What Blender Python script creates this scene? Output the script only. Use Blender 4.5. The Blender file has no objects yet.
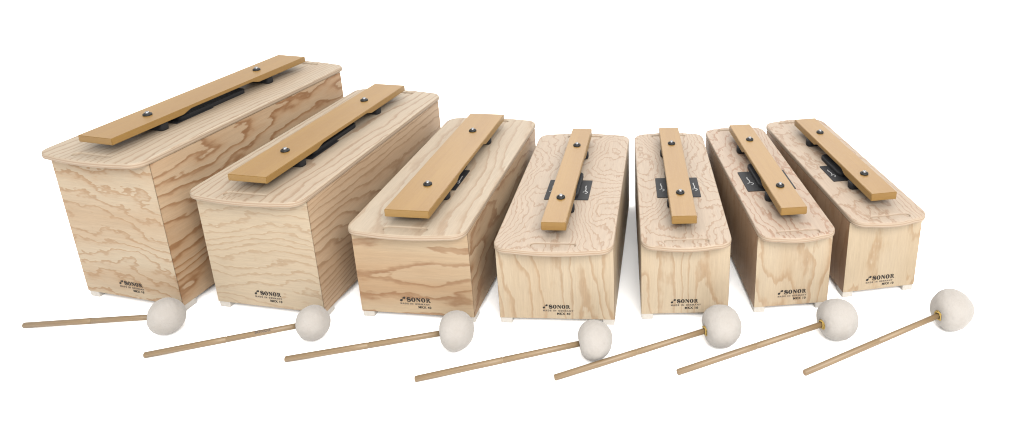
import bpy, bmesh, math, random
from mathutils import Vector, Matrix, noise as mnoise

sc = bpy.context.scene
COL = sc.collection
random.seed(4)

# ------------------------------------------------------------------ materials
def new_mat(name):
    m = bpy.data.materials.new(name)
    m.use_nodes = True
    nt = m.node_tree
    return m, nt, nt.nodes["Principled BSDF"]

class NT:
    """little helper around a node tree"""
    def __init__(s, nt): s.nt = nt
    def n(s, t, **kw):
        nd = s.nt.nodes.new(t)
        for k, v in kw.items(): setattr(nd, k, v)
        return nd
    def l(s, a, b): s.nt.links.new(a, b)
    def val(s, sock, v):
        if hasattr(v, "is_linked") or hasattr(v, "links"): s.l(v, sock)
        else: sock.default_value = v
    def math(s, op, a, b=None, c=None, clamp=False):
        nd = s.n("ShaderNodeMath", operation=op, use_clamp=clamp)
        s.val(nd.inputs[0], a)
        if b is not None: s.val(nd.inputs[1], b)
        if c is not None: s.val(nd.inputs[2], c)
        return nd.outputs[0]
    def ss(s, x, lo, hi):
        nd = s.n("ShaderNodeMapRange", interpolation_type="SMOOTHSTEP")
        s.val(nd.inputs[0], x); nd.inputs[1].default_value = lo; nd.inputs[2].default_value = hi
        return nd.outputs[0]
    def noise(s, vec, scale, loc=(0, 0, 0), detail=2.0, rough=0.5, dist=0.0):
        mp = s.n("ShaderNodeMapping")
        s.l(vec, mp.inputs[0]); mp.inputs["Scale"].default_value = scale; mp.inputs["Location"].default_value = loc
        nz = s.n("ShaderNodeTexNoise")
        s.l(mp.outputs[0], nz.inputs["Vector"])
        nz.inputs["Scale"].default_value = 1.0
        nz.inputs["Detail"].default_value = detail
        nz.inputs["Roughness"].default_value = rough
        nz.inputs["Distortion"].default_value = dist
        return nz.outputs[0]
    def mix(s, f, a, b, mode="MIX"):
        nd = s.n("ShaderNodeMix", data_type="RGBA", blend_type=mode)
        s.val(nd.inputs[0], f)
        for sock, v in ((nd.inputs[6], a), (nd.inputs[7], b)):
            if isinstance(v, tuple): sock.default_value = (*v, 1.0)
            else: s.l(v, sock)
        return nd.outputs[2]

def lin(r, g, b, k=1.0):
    f = lambda c: (c / 255 / 12.92 if c / 255 < .04045 else ((c / 255 + .055) / 1.055) ** 2.4) * k
    return (f(r), f(g), f(b))

def wood(name, seed, base, band, line, K=20.0, A=6.0, B=1.2, su=1.6, sv=7.0, amt=.8, lineamt=.45, tint=.3, power=2.2, jag=.25):
    """rotary cut softwood veneer: contour bands of a noise field stretched along the grain (UV u, metres)"""
    m, nt, bsdf = new_mat(name)
    t = NT(nt)
    uv = t.n("ShaderNodeUVMap").outputs[0]
    o = (seed * 3.71, seed * 5.13, seed * 1.37)
    sep = t.n("ShaderNodeSeparateXYZ"); t.l(uv, sep.inputs[0])
    nA = t.noise(uv, (su, sv, 1), o, 1.5, .45)
    nB = t.noise(uv, (su * 5, sv * 3.2, 1), (o[1], o[0], 0), 2, .55)
    nJ = t.noise(uv, (60, 160, 1), (o[2], o[0], 0), 1, .5)
    ph = t.math("MULTIPLY", sep.outputs[1], K)
    ph = t.math("MULTIPLY_ADD", nA, A, ph)
    ph = t.math("MULTIPLY_ADD", nB, B, ph)
    ph = t.math("MULTIPLY_ADD", nJ, jag, ph)
    fr = t.math("FRACT", ph)
    rise = t.math("POWER", fr, power)
    cut = t.math("SUBTRACT", 1.0, t.ss(fr, .86, .995))
    prof = t.math("MULTIPLY", rise, cut)
    # bands come and go
    nC = t.noise(uv, (su * .9, sv * .7, 1), (o[0] + 9, o[2], 0), 1.5, .5)
    pres = t.ss(nC, .34, .66)
    prof_b = t.math("MULTIPLY", prof, t.math("MULTIPLY_ADD", pres, amt * .75, amt * .25))
    ln = t.math("MULTIPLY", t.ss(fr, .62, .86), t.math("SUBTRACT", 1.0, t.ss(fr, .90, .995)))
    nD = t.noise(uv, (14, 60, 1), (o[1], 3, 0), 2, .6)
    ln = t.math("MULTIPLY", ln, t.math("MULTIPLY_ADD", nD, lineamt * 1.4, lineamt * .25))
    # broad tint
    nE = t.noise(uv, (1.3, 9, 1), (o[2] + 4, o[1], 0), 2, .5)
    c = t.mix(t.math("MULTIPLY", t.ss(nE, .35, .7), tint), base, band)
    c = t.mix(prof_b, c, band)
    c = t.mix(ln, c, line)
    # fibres
    nF = t.noise(uv, (28, 420, 1), (o[0], o[2], 0), 3, .65)
    nG = t.noise(uv, (9, 150, 1), (o[2], o[1], 0), 2, .6)
    fib = t.math("MULTIPLY_ADD", nF, .30, t.math("MULTIPLY_ADD", nG, .22, .74))
    fc = t.n("ShaderNodeCombineColor")
    for i in range(3): t.l(fib, fc.inputs[i])
    c = t.mix(1.0, c, fc.outputs[0], "MULTIPLY")
    t.l(c, bsdf.inputs["Base Color"])
    bsdf.inputs["Roughness"].default_value = .62
    bsdf.inputs["Specular IOR Level"].default_value = .3
    bp = t.n("ShaderNodeBump"); bp.inputs["Strength"].default_value = .12; bp.inputs["Distance"].default_value = .001
    t.l(nF, bp.inputs["Height"]); t.l(bp.outputs[0], bsdf.inputs["Normal"])
    return m

def ply_edge(name):
    m, nt, bsdf = new_mat(name); t = NT(nt)
    co = t.n("ShaderNodeTexCoord").outputs["Object"]
    sep = t.n("ShaderNodeSeparateXYZ"); t.l(co, sep.inputs[0])
    fr = t.math("FRACT", t.math("MULTIPLY", sep.outputs[2], 1 / .0048))
    b = t.ss(t.math("ABSOLUTE", t.math("SUBTRACT", fr, .5)), .16, .3)
    nz = t.noise(co, (90, 90, 600), (0, 0, 0), 2, .6)
    c = t.mix(b, lin(228, 208, 184, AL), lin(204, 176, 146, AL))
    c = t.mix(t.math("MULTIPLY", nz, .6), c, lin(205, 172, 138, AL))
    t.l(c, bsdf.inputs["Base Color"]); bsdf.inputs["Roughness"].default_value = .75
    return m

def plain(name, col, rough=.5, metal=0.0, spec=.5):
    m, nt, bsdf = new_mat(name); t = NT(nt)
    co = t.n("ShaderNodeTexCoord").outputs["Object"]
    nz = t.noise(co, (260, 260, 260), (0, 0, 0), 2, .6)
    c = t.mix(nz, tuple(x * .86 for x in col), tuple(min(1, x * 1.12) for x in col))
    t.l(c, bsdf.inputs["Base Color"])
    bsdf.inputs["Roughness"].default_value = rough
    bsdf.inputs["Metallic"].default_value = metal
    bsdf.inputs["Specular IOR Level"].default_value = spec
    return m

AL = .318      # albedo of a surface that the photo shows at the given sRGB value

def bar_mat(name, seed):
    m, nt, bsdf = new_mat(name); t = NT(nt)
    uv = t.n("ShaderNodeUVMap").outputs[0]
    n1 = t.noise(uv, (7, 260, 1), (seed, seed * 2, 0), 3, .6)
    n2 = t.noise(uv, (60, 330, 1), (seed * 3, 1, 0), 2, .6)
    n3 = t.noise(uv, (2.5, 26, 1), (seed * 3, seed, 0), 2, .5)
    c = t.mix(t.ss(n3, .3, .7), lin(210, 163, 86, AL * .80), lin(202, 154, 80, AL * .80))
    c = t.mix(t.math("MULTIPLY", t.ss(n1, .45, .75), .4), c, lin(180, 131, 70, AL * .9))
    c = t.mix(t.math("MULTIPLY", t.ss(n2, .5, .8), .35), c, lin(218, 173, 102, AL * .84))
    t.l(c, bsdf.inputs["Base Color"])
    bsdf.inputs["Roughness"].default_value = .42
    bsdf.inputs["Specular IOR Level"].default_value = .35
    bp = t.n("ShaderNodeBump"); bp.inputs["Strength"].default_value = .15; bp.inputs["Distance"].default_value = .0006
    t.l(n2, bp.inputs["Height"]); t.l(bp.outputs[0], bsdf.inputs["Normal"])
    return m

def stick_mat():
    m, nt, bsdf = new_mat("beech_dowel"); t = NT(nt)
    co = t.n("ShaderNodeTexCoord").outputs["Object"]
    n1 = t.noise(co, (9, 420, 420), (0, 0, 0), 3, .6)
    n2 = t.noise(co, (5, 30, 30), (3, 0, 0), 2, .5)
    c = t.mix(t.ss(n1, .3, .7), lin(188, 159, 116, AL * .9), lin(158, 128, 90, AL * .9))
    c = t.mix(t.math("MULTIPLY", n2, .5), c, lin(178, 144, 102, AL))
    t.l(c, bsdf.inputs["Base Color"]); bsdf.inputs["Roughness"].default_value = .5
    return m

def felt_mat():
    m, nt, bsdf = new_mat("wool_felt"); t = NT(nt)
    co = t.n("ShaderNodeTexCoord").outputs["Object"]
    n1 = t.noise(co, (45, 45, 45), (0, 0, 0), 4, .6, .6)
    n2 = t.noise(co, (420, 420, 420), (0, 0, 0), 3, .7, .8)
    c = t.mix(t.ss(n1, .3, .7), lin(234, 227, 219, AL * .90), lin(229, 221, 212, AL * .90))
    c = t.mix(t.math("MULTIPLY", t.ss(n2, .45, .8), .4), c, lin(238, 232, 224, AL * .90))
    t.l(c, bsdf.inputs["Base Color"]); bsdf.inputs["Roughness"].default_value = 1
    bsdf.inputs["Specular IOR Level"].default_value = .05
    bsdf.inputs["Sheen Weight"].default_value = .15
    ad = t.math("MULTIPLY_ADD", n1, .6, n2)
    bp = t.n("ShaderNodeBump"); bp.inputs["Strength"].default_value = .5; bp.inputs["Distance"].default_value = .0016
    t.l(ad, bp.inputs["Height"]); t.l(bp.outputs[0], bsdf.inputs["Normal"])
    return m

M_EDGE = ply_edge("plywood_edge")
M_BLACK = plain("black_rubber", (.010, .010, .011), .65, spec=.2)
M_WASHER = plain("black_washer", (.008, .008, .008), .55, spec=.25)
M_STEEL = plain("screw_steel", (.20, .20, .205), .3, 1.0)
M_LABEL = plain("black_label", (.010, .010, .011), .6, spec=.2)
M_SILVER = plain("silver_print", (.20, .20, .20), .5)
M_INK = plain("black_ink", (.012, .010, .009), .6, spec=.2)
M_FAINT = plain("thin_black_ink", (.07, .055, .045), .6, spec=.2)
M_FOOT = plain("pale_rubber_foot", lin(236, 229, 219, AL * 1.15), .6)
M_STICK = stick_mat()
M_STICKEND = plain("dowel_end_grain", lin(184, 146, 104, AL), .8)
M_FELT = felt_mat()
M_YARN = plain("yellow_yarn", lin(222, 184, 92, AL), .9)

# ------------------------------------------------------------------ mesh helpers
def link(name, me, mats, parent=None, loc=None):
    o = bpy.data.objects.new(name, me)
    COL.objects.link(o)
    for m in (mats if isinstance(mats, (list, tuple)) else [mats]):
        me.materials.append(m)
    if parent is not None: o.parent = parent
    if loc is not None: o.location = loc
    return o

def from_bm(name, bm, mats, parent=None, loc=None, smooth=False):
    me = bpy.data.meshes.new(name)
    bm.normal_update()
    bm.to_mesh(me); bm.free()
    if smooth:
        for p in me.polygons: p.use_smooth = True
    return link(name, me, mats, parent, loc)

def grain_uv(bm, g, off=(0, 0)):
    """UV in metres, u along axis g"""
    uvl = bm.loops.layers.uv.verify()
    bm.normal_update()
    for f in bm.faces:
        n = [abs(c) for c in f.normal]
        ax = n.index(max(n))
        rest = [a for a in (0, 1, 2) if a != ax]
        if g in rest:
            u, v = g, [a for a in rest if a != g][0]
        else:
            u, v = rest
        for lp in f.loops:
            lp[uvl].uv = (lp.vert.co[u] + off[0] + ax * .37, lp.vert.co[v] + off[1] + ax * .21)

def box_bm(x0, x1, y0, y1, z0, z1, bev=.001, seg=2):
    bm = bmesh.new()
    bmesh.ops.create_cube(bm, size=1)
    for v in bm.verts:
        v.co = (x0 + (v.co.x + .5) * (x1 - x0), y0 + (v.co.y + .5) * (y1 - y0), z0 + (v.co.z + .5) * (z1 - z0))
    if bev:
        bmesh.ops.bevel(bm, geom=bm.edges[:], offset=bev, segments=seg, affect="EDGES", profile=.5)
    return bm

def mitred_bm(x0, x1, y0, y1, z0, z1, inward, bev):
    """board whose inner face is shorter by the board thickness at both ends (mitred corners)"""
    bm = box_bm(x0, x1, y0, y1, z0, z1, 0)
    ax, sgn = inward
    for v in bm.verts:
        lo, hi = ((x0, x1), (y0, y1))[ax]
        inner = abs(v.co[ax] - (hi if sgn > 0 else lo)) < 1e-6
        if inner:
            o = 1 - ax; mid = ((x0 + x1) / 2, (y0 + y1) / 2)[o]
            v.co[o] += PT if v.co[o] < mid else -PT
    bmesh.ops.bevel(bm, geom=bm.edges[:], offset=bev, segments=2, affect="EDGES")
    return bm

def curve_mesh(splines, extrude, bevel=0.0, res=2):
    """fill closed 2D outlines (holes allowed), extrude +-; returns mesh"""
    cu = bpy.data.curves.new("outline", "CURVE")
    cu.dimensions = "2D"; cu.fill_mode = "BOTH"
    cu.extrude = max(extrude - bevel, 0); cu.bevel_depth = bevel; cu.bevel_resolution = res
    cu.offset = -bevel
    for pts in splines:
        sp = cu.splines.new("POLY")
        sp.points.add(len(pts) - 1)
        for p, q in zip(sp.points, pts): p.co = (q[0], q[1], 0, 1)
        sp.use_cyclic_u = True
    ob = bpy.data.objects.new("outline", cu)
    COL.objects.link(ob)
    dg = bpy.context.evaluated_depsgraph_get()
    dg.update()
    me = bpy.data.meshes.new_from_object(ob.evaluated_get(dg))
    bpy.data.objects.remove(ob); bpy.data.curves.remove(cu)
    return me

def text_mesh(s, size, bold=0.0, spacing=1.0, align="LEFT"):
    cu = bpy.data.curves.new("words", "FONT")
    cu.body = s; cu.size = size; cu.offset = bold; cu.space_character = spacing; cu.align_x = align
    cu.extrude = .00015; cu.resolution_u = 3
    ob = bpy.data.objects.new("words", cu); COL.objects.link(ob)
    dg = bpy.context.evaluated_depsgraph_get(); dg.update()
    me = bpy.data.meshes.new_from_object(ob.evaluated_get(dg))
    bpy.data.objects.remove(ob); bpy.data.curves.remove(cu)
    return me

def rrect(x0, x1, y0, y1, r, n=6):
    pts = []
    for cx, cy, a in ((x1 - r, y1 - r, 0), (x0 + r, y1 - r, 90), (x0 + r, y0 + r, 180), (x1 - r, y0 + r, 270)):
        for k in range(n + 1):
            t = math.radians(a + 90 * k / n)
            pts.append((cx + r * math.cos(t), cy + r * math.sin(t)))
    return pts

def ell(cx, cy, rx, ry, rot=0, n=24):
    c, s = math.cos(rot), math.sin(rot)
    return [(cx + rx * math.cos(a) * c - ry * math.sin(a) * s, cy + rx * math.cos(a) * s + ry * math.sin(a) * c)
            for a in (2 * math.pi * k / n for k in range(n))]

def bezier_pts(P, n=10):
    """P: list of cubic segments (4 points each)"""
    out = []
    for a, b, c, d in P:
        for k in range(n):
            t = k / n; u = 1 - t
            out.append(tuple(u ** 3 * a[i] + 3 * u * u * t * b[i] + 3 * u * t * t * c[i] + t ** 3 * d[i] for i in (0, 1)))
    out.append(P[-1][3])
    return out

# ------------------------------------------------------------------ maker's mark: two-note emblem and a bold serif word, capital height 1
def word_splines():
    S = []
    # emblem: two slanted drops joined like a pair of quavers
    S.append(ell(.30, .22, .33, .27, .4))
    S.append(ell(1.04, .86, .31, .25, .4))
    S.append([(.56, .28), (.64, .28), (.64, .98), (.56, .98)])
    x = 1.62
    # S : variable stroke
    P = bezier_pts([((.80, .72), (.80, 1.06), (.12, 1.10), (.12, .74)), ((.12, .74), (.12, .46), (.84, .58), (.84, .26)),
                    ((.84, .26), (.84, -.10), (.08, -.10), (.08, .30))], 12)
    L, R = [], []
    for k, p in enumerate(P):
        a = P[max(k - 1, 0)]; b = P[min(k + 1, len(P) - 1)]
        d = Vector((b[0] - a[0], b[1] - a[1])).normalized()
        f = k / (len(P) - 1)
        w = .075 + .14 * math.exp(-((f - .5) / .2) ** 2)
        L.append((x + p[0] - d.y * w, p[1] + d.x * w)); R.append((x + p[0] + d.y * w, p[1] - d.x * w))
    S.append(L + R[::-1])
    S.append([(x + .72, .66), (x + .86, .66), (x + .86, 1.0), (x + .78, 1.0)])
    S.append([(x + .02, .0), (x + .10, .0), (x + .16, .36), (x + .02, .36)])
    x += 1.06
    # O
    S.append(ell(x + .50, .5, .52, .54)); S.append(ell(x + .50, .5, .15, .44)[::-1])
    x += 1.16
    # N
    S.append([(x, 0), (x + .32, 0), (x + .32, .07), (x + .22, .09), (x + .22, .72), (x + .78, 0), (x + .96, 0), (x + .96, .91), (x + 1.06, .93),
              (x + 1.06, 1), (x + .74, 1), (x + .74, .93), (x + .84, .91), (x + .84, .44), (x + .40, 1), (x, 1), (x, .93), (x + .10, .91), (x + .10, .09), (x, .07)])
    x += 1.18
    S.append(ell(x + .50, .5, .52, .54)); S.append(ell(x + .50, .5, .15, .44)[::-1])
    x += 1.16
    # R
    bowl = [(x + .55 + .36 * math.sin(a), .745 + .255 * math.cos(a)) for a in (math.pi * k / 10 for k in range(11))]
    S.append([(x, 0), (x + .50, 0), (x + .50, .07), (x + .40, .09), (x + .40, .48), (x + .50, .48), (x + .74, 0), (x + 1.1, 0), (x + 1.1, .07), (x + 1.0, .09), (x + .74, .51)]
             + bowl[::-1][1:] + [(x, 1), (x, .93), (x + .12, .91), (x + .12, .09), (x, .07)])
    S.append([(x + .40, .56), (x + .40, .92), (x + .50, .92), (x + .58, .86), (x + .60, .74), (x + .58, .62), (x + .50, .56)])
    x += 1.1
    return S, x

def transform_me(me, M):
    me.transform(M); me.update(); return me

_ws, _ww = word_splines()
def wordmark(width):
    k = width / _ww
    me = curve_mesh([[(p[0] * k, p[1] * k * 1.10) for p in s] for s in _ws], .00015)
    return me

def join_mesh(name, meshes):
    """meshes: list of (mesh, matrix, material_index)"""
    bm = bmesh.new()
    for me, M, mi in meshes:
        n0 = len(bm.faces)
        me.transform(M)
        bm.from_mesh(me)
        bm.faces.ensure_lookup_table()
        for f in bm.faces[n0:]: f.material_index = mi
        bpy.data.meshes.remove(me)
    out = bpy.data.meshes.new(name)
    bm.to_mesh(out); bm.free()
    return out

STAND = Matrix.Rotation(math.radians(90), 4, "X")           # XY text -> upright, facing -Y
def T(x, y, z): return Matrix.Translation((x, y, z))

# ------------------------------------------------------------------ chime bar
ZF = .011        # foot height
LT = .0130       # lid thickness
PT = .011        # board thickness

def lid_outline(W, L, r=.038, side=-.004, bow=.0390):
    """rectangle with bowed, round-cornered ends that overhang front and back"""
    h = W / 2 + .0006
    def end(sgn, y0):
        pts = []
        yc = bow - .0085                                     # depth where the corner meets the bow
        # corner: quarter super-ellipse from (h, side) to (h-r, yc)
        for k in range(9):
            a = math.pi / 2 * k / 8
            pts.append((h - r + r * math.cos(a) ** .88, side + (yc - side) * math.sin(a) ** .88))
        for k in range(1, 8):                                # bowed middle
            x = (h - r) * (1 - 2 * k / 8)
            pts.append((x, yc + (bow - yc) * (1 - (x / (h - r)) ** 2)))
        for k in range(9):
            a = math.pi / 2 * (1 - k / 8)
            pts.append((-(h - r + r * math.cos(a) ** .88), side + (yc - side) * math.sin(a) ** .88))
        return [(p[0] * sgn, y0 + p[1] * sgn) for p in pts]
    # back end goes right->left at +y, front end (sgn=-1) goes left->right at -y
    return end(1, L) + end(-1, 0)

def bar_bm(w, l, t, thin, off):
    """tone bar, centred in x, y from 0..l, top at z=0; underside relieved (arched) in the middle"""
    n = 10
    prof = [(0, 0), (l, 0), (l, -t)]
    a, b = .295 * l, .345 * l
    up = [(l - a, -t)]
    for k in range(1, n + 1):
        s = k / n; up.append((l - a - (b - a) * s, -t + (t - thin) * (s * s * (3 - 2 * s))))
    dn = [(l - q[0], q[1]) for q in up[::-1]]
    prof += up + dn + [(0, -t)]
    bm = bmesh.new()
    A = [bm.verts.new((-w / 2, y, z)) for y, z in prof]
    Bv = [bm.verts.new((w / 2, y, z)) for y, z in prof]
    bm.faces.new(A); bm.faces.new(Bv[::-1])
    m = len(prof)
    for k in range(m): bm.faces.new((A[k], Bv[k], Bv[(k + 1) % m], A[(k + 1) % m]))
    bmesh.ops.recalc_face_normals(bm, faces=bm.faces[:])
    sharp = [e for e in bm.edges if e.calc_face_angle(0) > .7]
    bmesh.ops.bevel(bm, geom=sharp, offset=.0011, segments=2, affect="EDGES")
    grain_uv(bm, 1, (random.random() * 5, random.random() * 5))
    return bm

def lathe(profile, n=20):
    bm = bmesh.new(); rings = []
    for r, z in profile:
        if r < 1e-6: rings.append([bm.verts.new((0, 0, z))])
        else: rings.append([bm.verts.new((r * math.cos(2 * math.pi * k / n), r * math.sin(2 * math.pi * k / n), z)) for k in range(n)])
    for a, b in zip(rings, rings[1:]):
        for k in range(n):
            k2 = (k + 1) % n
            if len(a) == 1 and len(b) == 1: continue
            if len(a) == 1: bm.faces.new((a[0], b[k], b[k2]))
            elif len(b) == 1: bm.faces.new((a[k], b[0], a[k2]))
            else: bm.faces.new((a[k], b[k], b[k2], a[k2]))
    bmesh.ops.recalc_face_normals(bm, faces=bm.faces[:])
    return bm

def slab(name, me, mats, parent, loc=None):
    return link(name, me, mats, parent, loc)

def make_chime(spec):
    X, Y, a, W, L, H, wb, lb, cb, yb, hb, tb = spec["fit"]
    root = bpy.data.objects.new("chime_bar", None)
    COL.objects.link(root)
    root.location = (X, Y, 0); root.rotation_euler = (0, 0, a)
    root.empty_display_size = .1
    root["label"] = spec["label"]; root["category"] = "chime bar"; root["group"] = "wooden chime bars standing in a row"
    h = W / 2; zt = H - LT
    mf, ms, mt = spec["front"], spec["side"], spec["top"]
    gf = spec["front_grain"]; gs = spec["side_grain"]
    ro = lambda: (random.random() * 4, random.random() * 4)
    # --- boards
    bm = mitred_bm(-h, h, 0, PT, ZF, zt, (1, 1), .0008); grain_uv(bm, gf, spec.get("foff", ro()))
    fp = from_bm("front_panel", bm, mf, root)
    bm = mitred_bm(-h, h, L - PT, L, ZF, zt, (1, -1), .0008); grain_uv(bm, gf, ro())
    from_bm("back_panel", bm, mf, root)
    for s in (-1, 1):
        x0, x1 = (h - PT, h) if s > 0 else (-h, -h + PT)
        bm = mitred_bm(x0, x1, .0002, L - .0002, ZF, zt, (0, -s), .0008); grain_uv(bm, gs, spec.get("soff", ro()))
        from_bm("side_panel", bm, ms, root)
    bm = box_bm(-h + PT + .0005, h - PT - .0005, PT + .0005, L - PT - .0005, ZF + .004, ZF + .012, 0); grain_uv(bm, 1, ro())
    from_bm("bottom_panel", bm, ms, root)
    # --- feet
    for sx in (-1, 1):
        for y0 in (.002, L - .036):
            x0, x1 = (h - .026, h - .001) if sx > 0 else (-h + .001, -h + .026)
            from_bm("foot", box_bm(x0, x1, y0, y0 + .034, -.004, ZF + .0005, .002), M_FOOT, root)
    # --- lid with overhanging bowed ends, routed finger slots and a resonance opening
    hw = spec["hole_w"]; hy0, hy1 = spec["hole"]
    slots = [rrect(-.046, .046, -.021, -.004, .008), rrect(-.046, .046, L + .004, L + .021, .008)]
    me = curve_mesh([lid_outline(W, L)] + slots + [rrect(-hw + .004, hw - .004, hy0 + .004, hy1 - .004, .008)], LT / 2, .0032, 3)
    bm = bmesh.new(); bm.from_mesh(me); bpy.data.meshes.remove(me)
    bmesh.ops.translate(bm, verts=bm.verts[:], vec=(0, 0, H - LT / 2))
    for y0, y1 in ((-.0208, -.0042), (L + .0042, L + .0208)):     # slot floors
        b2 = box_bm(-.0458, .0458, y0, y1, zt + .0004, H - .0036, 0)
        tmp = bpy.data.meshes.new("t"); b2.to_mesh(tmp); b2.free(); bm.from_mesh(tmp); bpy.data.meshes.remove(tmp)
    bmesh.ops.remove_doubles(bm, verts=bm.verts[:], dist=1e-5)
    bm.normal_update()
    grain_uv(bm, 1, spec.get("toff", ro()))
    for f in bm.faces:
        f.material_index = 1 if abs(f.normal.z) < .35 else 0
    from_bm("lid", bm, [mt, M_EDGE], root)
    # --- black cover over the resonance opening
    me = curve_mesh([rrect(-hw, hw, hy0, hy1, .012)], .0055, .0025, 2)
    me.transform(T(0, 0, H + .0053)); link("opening_cover", me, M_BLACK, root)
    # --- printed label plate laid around the opening
    lw, ly0, ly1 = spec["label_plate"]
    me = curve_mesh([rrect(-lw, lw, ly0, ly1, .002), rrect(-hw + .005, hw - .005, max(hy0, ly0) + .006, min(hy1, ly1) - .003, .003)], .0008, .0002, 1)
    me.transform(T(0, 0, H + .0009)); lp = link("label_plate", me, M_LABEL, root)
    if lw > hw + .012:                                           # pale script on both wings
        wv = lw - hw; yc = (ly0 + ly1) / 2
        for sg in (-1, 1):
            xm = sg * (lw + hw) / 2
            st = bezier_pts([((xm + .05 * wv, yc - .020), (xm + .38 * wv, yc - .019), (xm + .3 * wv, yc - .006), (xm - .05 * wv, yc - .010)),
                             ((xm - .05 * wv, yc - .010), (xm - .3 * wv, yc - .014), (xm - .1 * wv, yc - .017), (xm + .05 * wv, yc - .004)),
                             ((xm + .05 * wv, yc - .004), (xm + .12 * wv, yc + .006), (xm - .1 * wv, yc + .010), (xm + .02 * wv, yc + .020))], 8)
            Lp, Rp = [], []
            for k, p in enumerate(st):
                q0 = st[max(k - 1, 0)]; q1 = st[min(k + 1, len(st) - 1)]
                d = Vector((q1[0] - q0[0], q1[1] - q0[1])).normalized()
                w_ = .0007 + .0008 * math.sin(k * 1.3) ** 2
                Lp.append((p[0] - d.y * w_, p[1] + d.x * w_)); Rp.append((p[0] + d.y * w_, p[1] - d.x * w_))
            me = curve_mesh([Lp + Rp[::-1]], .0001); me.transform(T(0, 0, H + .0020))
            link("printed_script", me, M_SILVER, lp)
    # --- rubber rests under the nodal points
    pw = spec["pad_w"]
    ys = [yb - lb / 2 + lb * q for q in (.224, .780)]
    yscrew = [yb - lb / 2 + lb * q for q in (.214, .773)]
    for y in ys:
        me = curve_mesh([rrect(-pw, pw, y - .011, y + .011, .008)], (hb - tb) / 2, .003, 2)
        me.transform(T(cb, 0, H + (hb - tb) / 2 + .0002)); o = link("bar_rest", me, M_BLACK, root)
        for p in me.polygons: p.use_smooth = True
    # --- tone bar and its screws
    br = from_bm("tone_bar", bar_bm(wb, lb, tb, tb * .52, 0), bar_mat("lacquered_tone_bar", X * 7 + 3), root, (cb, yb - lb / 2, H + hb))
    for y in yscrew:
        bm = lathe([(0, -.002), (.0088, -.002), (.0096, .0008), (.0092, .0036), (.0066, .0046), (.0060, .0050)], 20)
        w_ = from_bm("screw_washer", bm, M_WASHER, br, (0, y - (yb - lb / 2), 0), True)
        bm = lathe([(.0050, .0040), (.0050, .0062), (.0042, .0078), (.0028, .0087), (.0012, .0090), (.0010, .0080), (0, .0080)], 20)
        from_bm("screw_head", bm, M_STEEL, br, (0, y - (yb - lb / 2), 0), True)
    # --- maker's printing on the front panel
    lx = spec["logo"]                                            # x left, width, baseline z
    y = -.0003
    parts = [(wordmark(lx[1]), T(lx[0], y, lx[2]) @ STAND, 0),
             (text_mesh("MADE IN GERMANY", .0052, .00022, 1.5), T(lx[0], y, lx[2] - .0072) @ STAND, 1),
             (text_mesh(spec["model"], .0076, .00025, 1.15, "RIGHT"), T(lx[0] + lx[1], y, lx[2] - .0155) @ STAND, 0)]
    link("printed_maker_mark", join_mesh("printed_maker_mark", parts), [M_INK, M_FAINT], fp)
    return root

# wood recipes -----------------------------------------------------------
def pale_top(n, s, **k):
    d = dict(base=lin(226, 208, 183, AL * .95), band=lin(208, 176, 140, AL * .95), line=lin(168, 128, 92, AL), K=55, A=9, B=1.6, su=1.5, sv=6, amt=.6, lineamt=.5)
    d.update(k); return wood(n, s, **d)
def contour_top(n, s, **k):
    d = dict(base=lin(226, 205, 182, AL * .95), band=lin(212, 185, 156, AL * .95), line=lin(176, 134, 98, AL), K=24, A=34, B=4, su=2.4, sv=5, amt=.3, lineamt=.5, tint=.25, power=3, jag=.7)
    d.update(k); return wood(n, s, **d)
def front_wood(n, s, **k):
    d = dict(base=lin(233, 212, 181, AL), band=lin(212, 174, 128, AL), line=lin(188, 142, 96, AL), K=12, A=11, B=1.5, su=1.9, sv=8, amt=.55, lineamt=.38, tint=.3)
    d.update(k); return wood(n, s, **d)
def bold_wood(n, s, **k):
    d = dict(base=lin(232, 201, 164, AL), band=lin(200, 144, 90, AL), line=lin(158, 104, 60, AL), K=16, A=8, B=1.8, su=1.6, sv=6.5, amt=1.0, lineamt=.45, tint=.3, power=1.8)
    d.update(k); return wood(n, s, **d)

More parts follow.
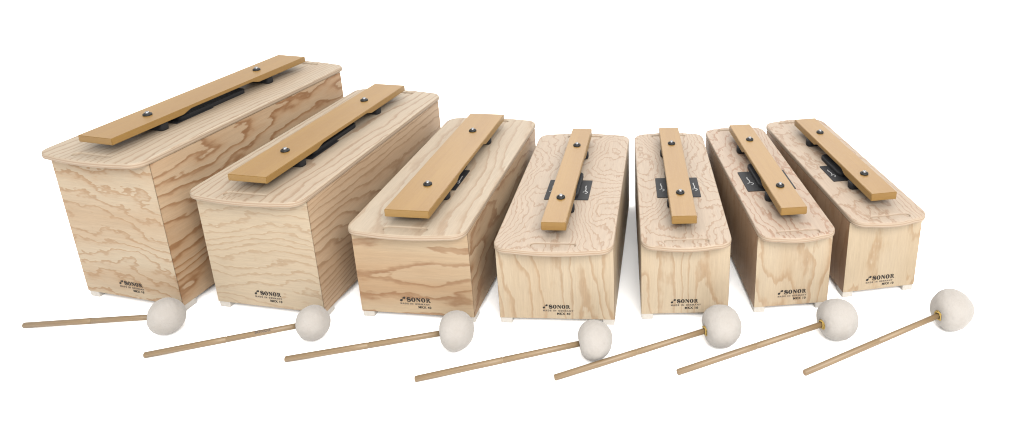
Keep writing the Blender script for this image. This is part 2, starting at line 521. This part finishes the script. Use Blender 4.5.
chimes = [
 dict(fit=(-1.147, 1.426, -.236, .259, .640, .365, .086, .609, .0, .308, .035, .015),
      label="largest, tallest wooden chime bar box, at the left end of the row",
      front=front_wood("largest_box_front_veneer", 1, su=3.2, sv=7, K=34, A=9, B=1.9, jag=.6, amt=.9, lineamt=.5, tint=.4, band=lin(206, 160, 110, AL)), side=bold_wood("largest_box_side_veneer", 2, A=9, K=27, B=2.2, lineamt=.6), top=pale_top("largest_box_lid_veneer", 3),
      front_grain=0, side_grain=1, hole=(.19, .40), hole_w=.026, label_plate=(.030, .175, .285), pad_w=.037, logo=(-.0325, .063, .0440), model="MKX 10"),
 dict(fit=(-.827, 1.393, -.176, .260, .619, .292, .090, .594, .0, .300, .036, .015),
      label="second tallest wooden chime bar box with fine pale front grain, beside the tallest one",
      front=front_wood("fine_box_front_veneer", 4, K=55, A=11, B=1.6, band=lin(214, 188, 154, AL), lineamt=.32, amt=.5, jag=.6, su=3.0), side=pale_top("fine_box_side_veneer", 5, base=lin(230, 198, 162, AL), band=lin(198, 150, 106, AL), K=60, A=10), top=pale_top("fine_box_lid_veneer", 6, K=45, band=lin(206, 172, 138, AL)),
      front_grain=0, side_grain=1, hole=(.19, .375), hole_w=.027, label_plate=(.034, .17, .28), pad_w=.039, logo=(-.0335, .064, .0410), model="MKX 10"),
 dict(fit=(-.497, 1.368, -.098, .252, .581, .227, .095, .557, .0, .280, .035, .017),
      label="chime bar box with the widest tone bar and bold orange wavy front grain",
      front=bold_wood("bold_box_front_veneer", 7, K=16, A=9, B=1.4, su=1.6, sv=7.5, lineamt=.55, base=lin(226, 200, 164, AL), band=lin(200, 146, 92, AL), tint=.6), side=bold_wood("bold_box_side_veneer", 8, band=lin(186, 132, 82, AL)), top=pale_top("bold_box_lid_veneer", 9, K=22, A=7, lineamt=.3),
      front_grain=0, side_grain=1, hole=(.19, .30), hole_w=.030, label_plate=(.044, .165, .27), pad_w=.0455, logo=(-.0365, .068, .0422), model="MKX 40"),
 dict(fit=(-.194, 1.352, -.034, .247, .546, .199, .052, .515, -.002, .273, .036, .019),
      label="wide low wooden chime bar box with narrow bar, middle of the seven boxes",
      front=front_wood("wide_box_front_veneer", 10), side=front_wood("wide_box_side_veneer", 11), top=contour_top("wide_box_lid_veneer", 12),
      front_grain=2, side_grain=2, hole=(.19, .312), hole_w=.027, label_plate=(.051, .184, .284), pad_w=.0285, logo=(-.0300, .0585, .0370), model="MKX 40"),
 dict(fit=(.080, 1.372, .041, .189, .538, .197, .053, .496, -.002, .275, .036, .019),
      label="narrow wooden chime bar box facing almost straight ahead, third from the right end",
      front=front_wood("straight_box_front_veneer", 13), side=front_wood("straight_box_side_veneer", 14), top=contour_top("straight_box_lid_veneer", 15, lineamt=.55),
      front_grain=2, side_grain=2, hole=(.19, .312), hole_w=.027, label_plate=(.051, .180, .281), pad_w=.0290, logo=(-.0305, .0590, .0373), model="MKX 10"),
 dict(fit=(.315, 1.402, .129, .167, .544, .201, .058, .482, .002, .268, .036, .018),
      label="narrowest wooden chime bar box, reddish streaks on its lid, second from the right end",
      front=front_wood("streaked_box_front_veneer", 16), side=front_wood("streaked_box_shaded_side_veneer", 17, base=lin(210, 173, 138, AL), band=lin(176, 130, 94, AL)), top=contour_top("streaked_box_lid_veneer", 18, base=lin(220, 198, 176, AL), band=lin(196, 160, 132, AL), A=22, su=1.7, lineamt=.6, line=lin(176, 124, 88, AL)),  # side veneer colours darkened to hold the shade beside the next box
      front_grain=2, side_grain=2, hole=(.19, .312), hole_w=.028, label_plate=(.058, .180, .284), pad_w=.0325, logo=(-.0310, .0640, .0400), model="MKX 10"),
 dict(fit=(.527, 1.464, .190, .175, .540, .203, .061, .461, .004, .259, .036, .018),
      label="wooden chime bar box angled most to the left, at the right end of the row",
      front=front_wood("end_box_front_veneer", 19, band=lin(208, 172, 120, AL)), side=front_wood("end_box_shaded_side_veneer", 20, base=lin(210, 173, 138, AL), band=lin(176, 130, 94, AL)), top=contour_top("end_box_lid_veneer", 21, A=20, su=1.7, lineamt=.52, band=lin(206, 172, 142, AL)),  # browner side colours include the shade of the gap on its left
      front_grain=2, side_grain=2, hole=(.19, .305), hole_w=.028, label_plate=(.050, .170, .256), pad_w=.0345, logo=(-.0335, .0690, .0355), model="MKX 10"),
]
for s in chimes: make_chime(s)

# ------------------------------------------------------------------ mallets
def make_mallet(P, E, ra, rr, seed, label, yarn, stamp=False):
    """P centre of the head, E free end of the stick (world), ra axial / rr radial head radius"""
    P, E = Vector(P), Vector(E)
    d = (E - P)
    L = d.length
    root = bpy.data.objects.new("mallet", None); COL.objects.link(root)
    root.empty_display_size = .05
    root.location = (P.x, P.y, 0)
    root["label"] = label; root["category"] = "mallet"; root["group"] = "white felt mallets lying in front of the boxes"
    q = d.to_track_quat("X", "Z")                                 # local +X runs from the head to the free end
    M = Matrix.Translation((0, 0, P.z)) @ q.to_matrix().to_4x4()
    # head
    bm = bmesh.new(); bmesh.ops.create_uvsphere(bm, u_segments=120, v_segments=80, radius=1)
    for v in bm.verts:
        n = v.co.normalized()
        c = Vector((n.x * ra, n.y * rr, n.z * rr))
        dim = math.exp(-((1 - n.x) / .16)) * .27                  # dimple where the stick enters
        k = 1 - dim + .05 * (mnoise.noise(n * 1.3 + Vector((seed * 7.1, 0, 0)))) + .014 * mnoise.noise(n * 4 + Vector((0, seed * 3.3, 0))) + .010 * mnoise.noise(n * 14) + .008 * mnoise.noise(n * 38)
        if n.x > .0: k *= 1 - .05 * n.x
        v.co = M @ (c * k)
    for v in bm.verts: v.co.z = max(v.co.z, -.0039)
    head = from_bm("felt_head", bm, M_FELT, root, (0, 0, 0), True)
    # stick, slightly tapered, rounded end, fine groove half way
    r0 = .0060
    prof = [(0, L), (r0 * .75, L), (r0 * 1.02, L - .0015), (r0 * 1.06, L * .6), (r0 * 1.06, L * .52), (r0 * .93, L * .518), (r0 * .93, L * .513), (r0 * 1.05, L * .511),
            (r0 * 1.0, L * .3), (r0 * .95, ra * .4), (0, ra * .4)]
    bm = lathe(prof, 16)
    R = M @ Matrix.Rotation(math.radians(90), 4, "Y")
    mesh_mats = [M_STICK, M_STICKEND]
    for f in bm.faces:
        if min(v.co.z for v in f.verts) > L - .0012: f.material_index = 1
    st = bpy.data.meshes.new("stick"); 
    for v in bm.verts: v.co = Matrix.Rotation(math.radians(90), 4, "Y") @ v.co
    bm.normal_update(); bm.to_mesh(st); bm.free()
    for p in st.polygons: p.use_smooth = True
    so = link("stick", st, mesh_mats, root); so.matrix_local = M
    if stamp:
        me = text_mesh("SONOR", .0085, .0004, 1.05)
        # wrap onto the upper camera side of the stick, reading towards the head
        for v in me.vertices:
            ang = math.radians(62) + (v.co.y - .003) / r0
            rad = r0 * 1.035 + v.co.z
            v.co = (-v.co.x, -rad * math.cos(ang), rad * math.sin(ang))
        me.transform(T(ra + .075, 0, 0))
        # local -Y may point away from the camera: choose the side that faces it
        side = 1 if (M.to_3x3() @ Vector((0, -1, 0))).y < 0 else -1
        if side < 0: me.transform(Matrix.Scale(-1, 4, (0, 1, 0)))
        link("stamped_lettering", me, M_FAINT, so)
    if yarn:
        bm = bmesh.new()
        for k in range(5):                                        # loops of binding yarn round the neck of the head
            n = 28; m_ = 8; rr0 = .0076 + .0012 * (k % 3); xx = ra * .655 + .0014 * k
            ring = []
            for i in range(n):
                a = 2 * math.pi * i / n
                c = Vector((xx + .0012 * math.sin(3 * a + k * 2), (rr0) * math.cos(a), rr0 * math.sin(a)))
                ring.append([bm.verts.new(c + Vector((.0013 * math.sin(b), .0013 * math.cos(b) * math.cos(a), .0013 * math.cos(b) * math.sin(a)))) for b in (2 * math.pi * j / m_ for j in range(m_))])
            for i in range(n):
                for j in range(m_):
                    bm.faces.new((ring[i][j], ring[(i + 1) % n][j], ring[(i + 1) % n][(j + 1) % m_], ring[i][(j + 1) % m_]))
        bmesh.ops.recalc_face_normals(bm, faces=bm.faces[:])
        yo = from_bm("yarn_binding", bm, M_YARN, root, None, True); yo.matrix_local = M
    return root

mallets = [
 ((-1.008, 1.322, .0395), (-1.327, 1.337, .0056), .0360, .0380, False, "white felt mallet lying in front of the tallest box, leftmost of the mallets"),
 ((-.695, 1.302, .0375), (-1.010, 1.241, .0056), .0350, .0362, False, "white felt mallet with small dark letters stamped on its stick near the head"),
 ((-.391, 1.272, .0405), (-.722, 1.229, .0056), .0380, .0402, False, "white felt mallet, head before the right foot of the bold orange grained box"),
 ((-.1085, 1.243, .0393), (-.447, 1.172, .0056), .0385, .0392, False, "white felt mallet, head before the right foot of the wide low middle box"),
 ((.1475, 1.284, .0430), (-.180, 1.176, .0056), .0440, .0425, True, "white felt mallet with yellow yarn, head before the narrow box facing straight ahead"),
 ((.390, 1.306, .0430), (.057, 1.191, .0056), .0460, .0425, True, "white felt mallet with yellow yarn, between the two other mallets with yarn"),
 ((.640, 1.338, .0430), (.303, 1.189, .0056), .0470, .0430, True, "white felt mallet with yellow yarn, rightmost, its head clear of the boxes"),
]
for i, (P, E, ra, rr, yarn, lab) in enumerate(mallets):
    k = 1.004                                                     # the table lies 4 mm below the boxes' zero height
    P, E = [(p[0] * k, p[1] * k, 1 - (1 - p[2]) * k) for p in (P, E)]
    make_mallet(P, E, ra * k, rr * k, i + 1.7, lab, yarn, i == 1)

# ------------------------------------------------------------------ setting: white studio table
m, nt, bsdf = new_mat("white_acrylic"); t = NT(nt)
co = t.n("ShaderNodeTexCoord").outputs["Object"]
nz = t.noise(co, (3, 3, 3), (0, 0, 0), 2, .5)
t.l(t.mix(nz, (.93, .93, .93), (.96, .96, .96)), bsdf.inputs["Base Color"])
bsdf.inputs["Roughness"].default_value = .9
bsdf.inputs["Specular IOR Level"].default_value = 0.0
EMIT = 0.0
if EMIT:
    bsdf.inputs["Emission Color"].default_value = (1, 1, 1, 1)
    bsdf.inputs["Emission Strength"].default_value = EMIT
bm = bmesh.new()
bmesh.ops.create_grid(bm, x_segments=8, y_segments=8, size=6)
fl = from_bm("ground", bm, m, None, (0, 3, -.004))
fl["kind"] = "structure"

# ------------------------------------------------------------------ light
w = bpy.data.worlds.new("World"); sc.world = w; w.use_nodes = True
bg = w.node_tree.nodes["Background"]
bg.inputs[0].default_value = (1.0, .99, .975, 1); bg.inputs[1].default_value = 1.4

def area(name, loc, target, size, power, col=(1, 1, 1)):
    ld = bpy.data.lights.new(name, "AREA"); ld.shape = "RECTANGLE"; ld.size, ld.size_y = size; ld.energy = power; ld.color = col
    o = bpy.data.objects.new(name, ld); COL.objects.link(o); o.location = loc
    o.rotation_euler = (Vector(target) - Vector(loc)).to_track_quat("-Z", "Y").to_euler()
    return o
area("overhead_softbox", (-.2, 1.5, 3.0), (-.2, 1.7, 0), (3.6, 2.4), 62, (1, .985, .96))
area("front_softbox", (1.0, -1.4, 2.6), (-.1, 1.5, .1), (2.8, 1.5), 260, (1, .985, .96))

area("rear_floor_fill", (.1, 4.6, 2.4), (.0, 1.7, 0), (3.4, 1.4), 75, (1, .985, .96))  # added fill from behind, brightens the floor between the boxes

# ------------------------------------------------------------------ camera (calibrated from the boxes' vanishing points)
cd = bpy.data.cameras.new("camera"); cam = bpy.data.objects.new("camera", cd); COL.objects.link(cam)
cam.location = (0, 0, 1.0)
cam.rotation_euler = (math.pi / 2 - .3348, 0, 0)
cd.sensor_width = 36; cd.lens = 747.5 * 36 / 1024
cd.shift_x = (512 - 647.87) / 1024; cd.shift_y = (90.19 - 214.5) / 1024
cd.clip_start = .01; cd.clip_end = 100
sc.camera = cam
sc.view_settings.view_transform = "Standard"; sc.view_settings.look = "None"
sc.view_settings.exposure = .13; sc.view_settings.gamma = 1
sc.render.film_transparent = False
sc.cycles.filter_width = 1.1
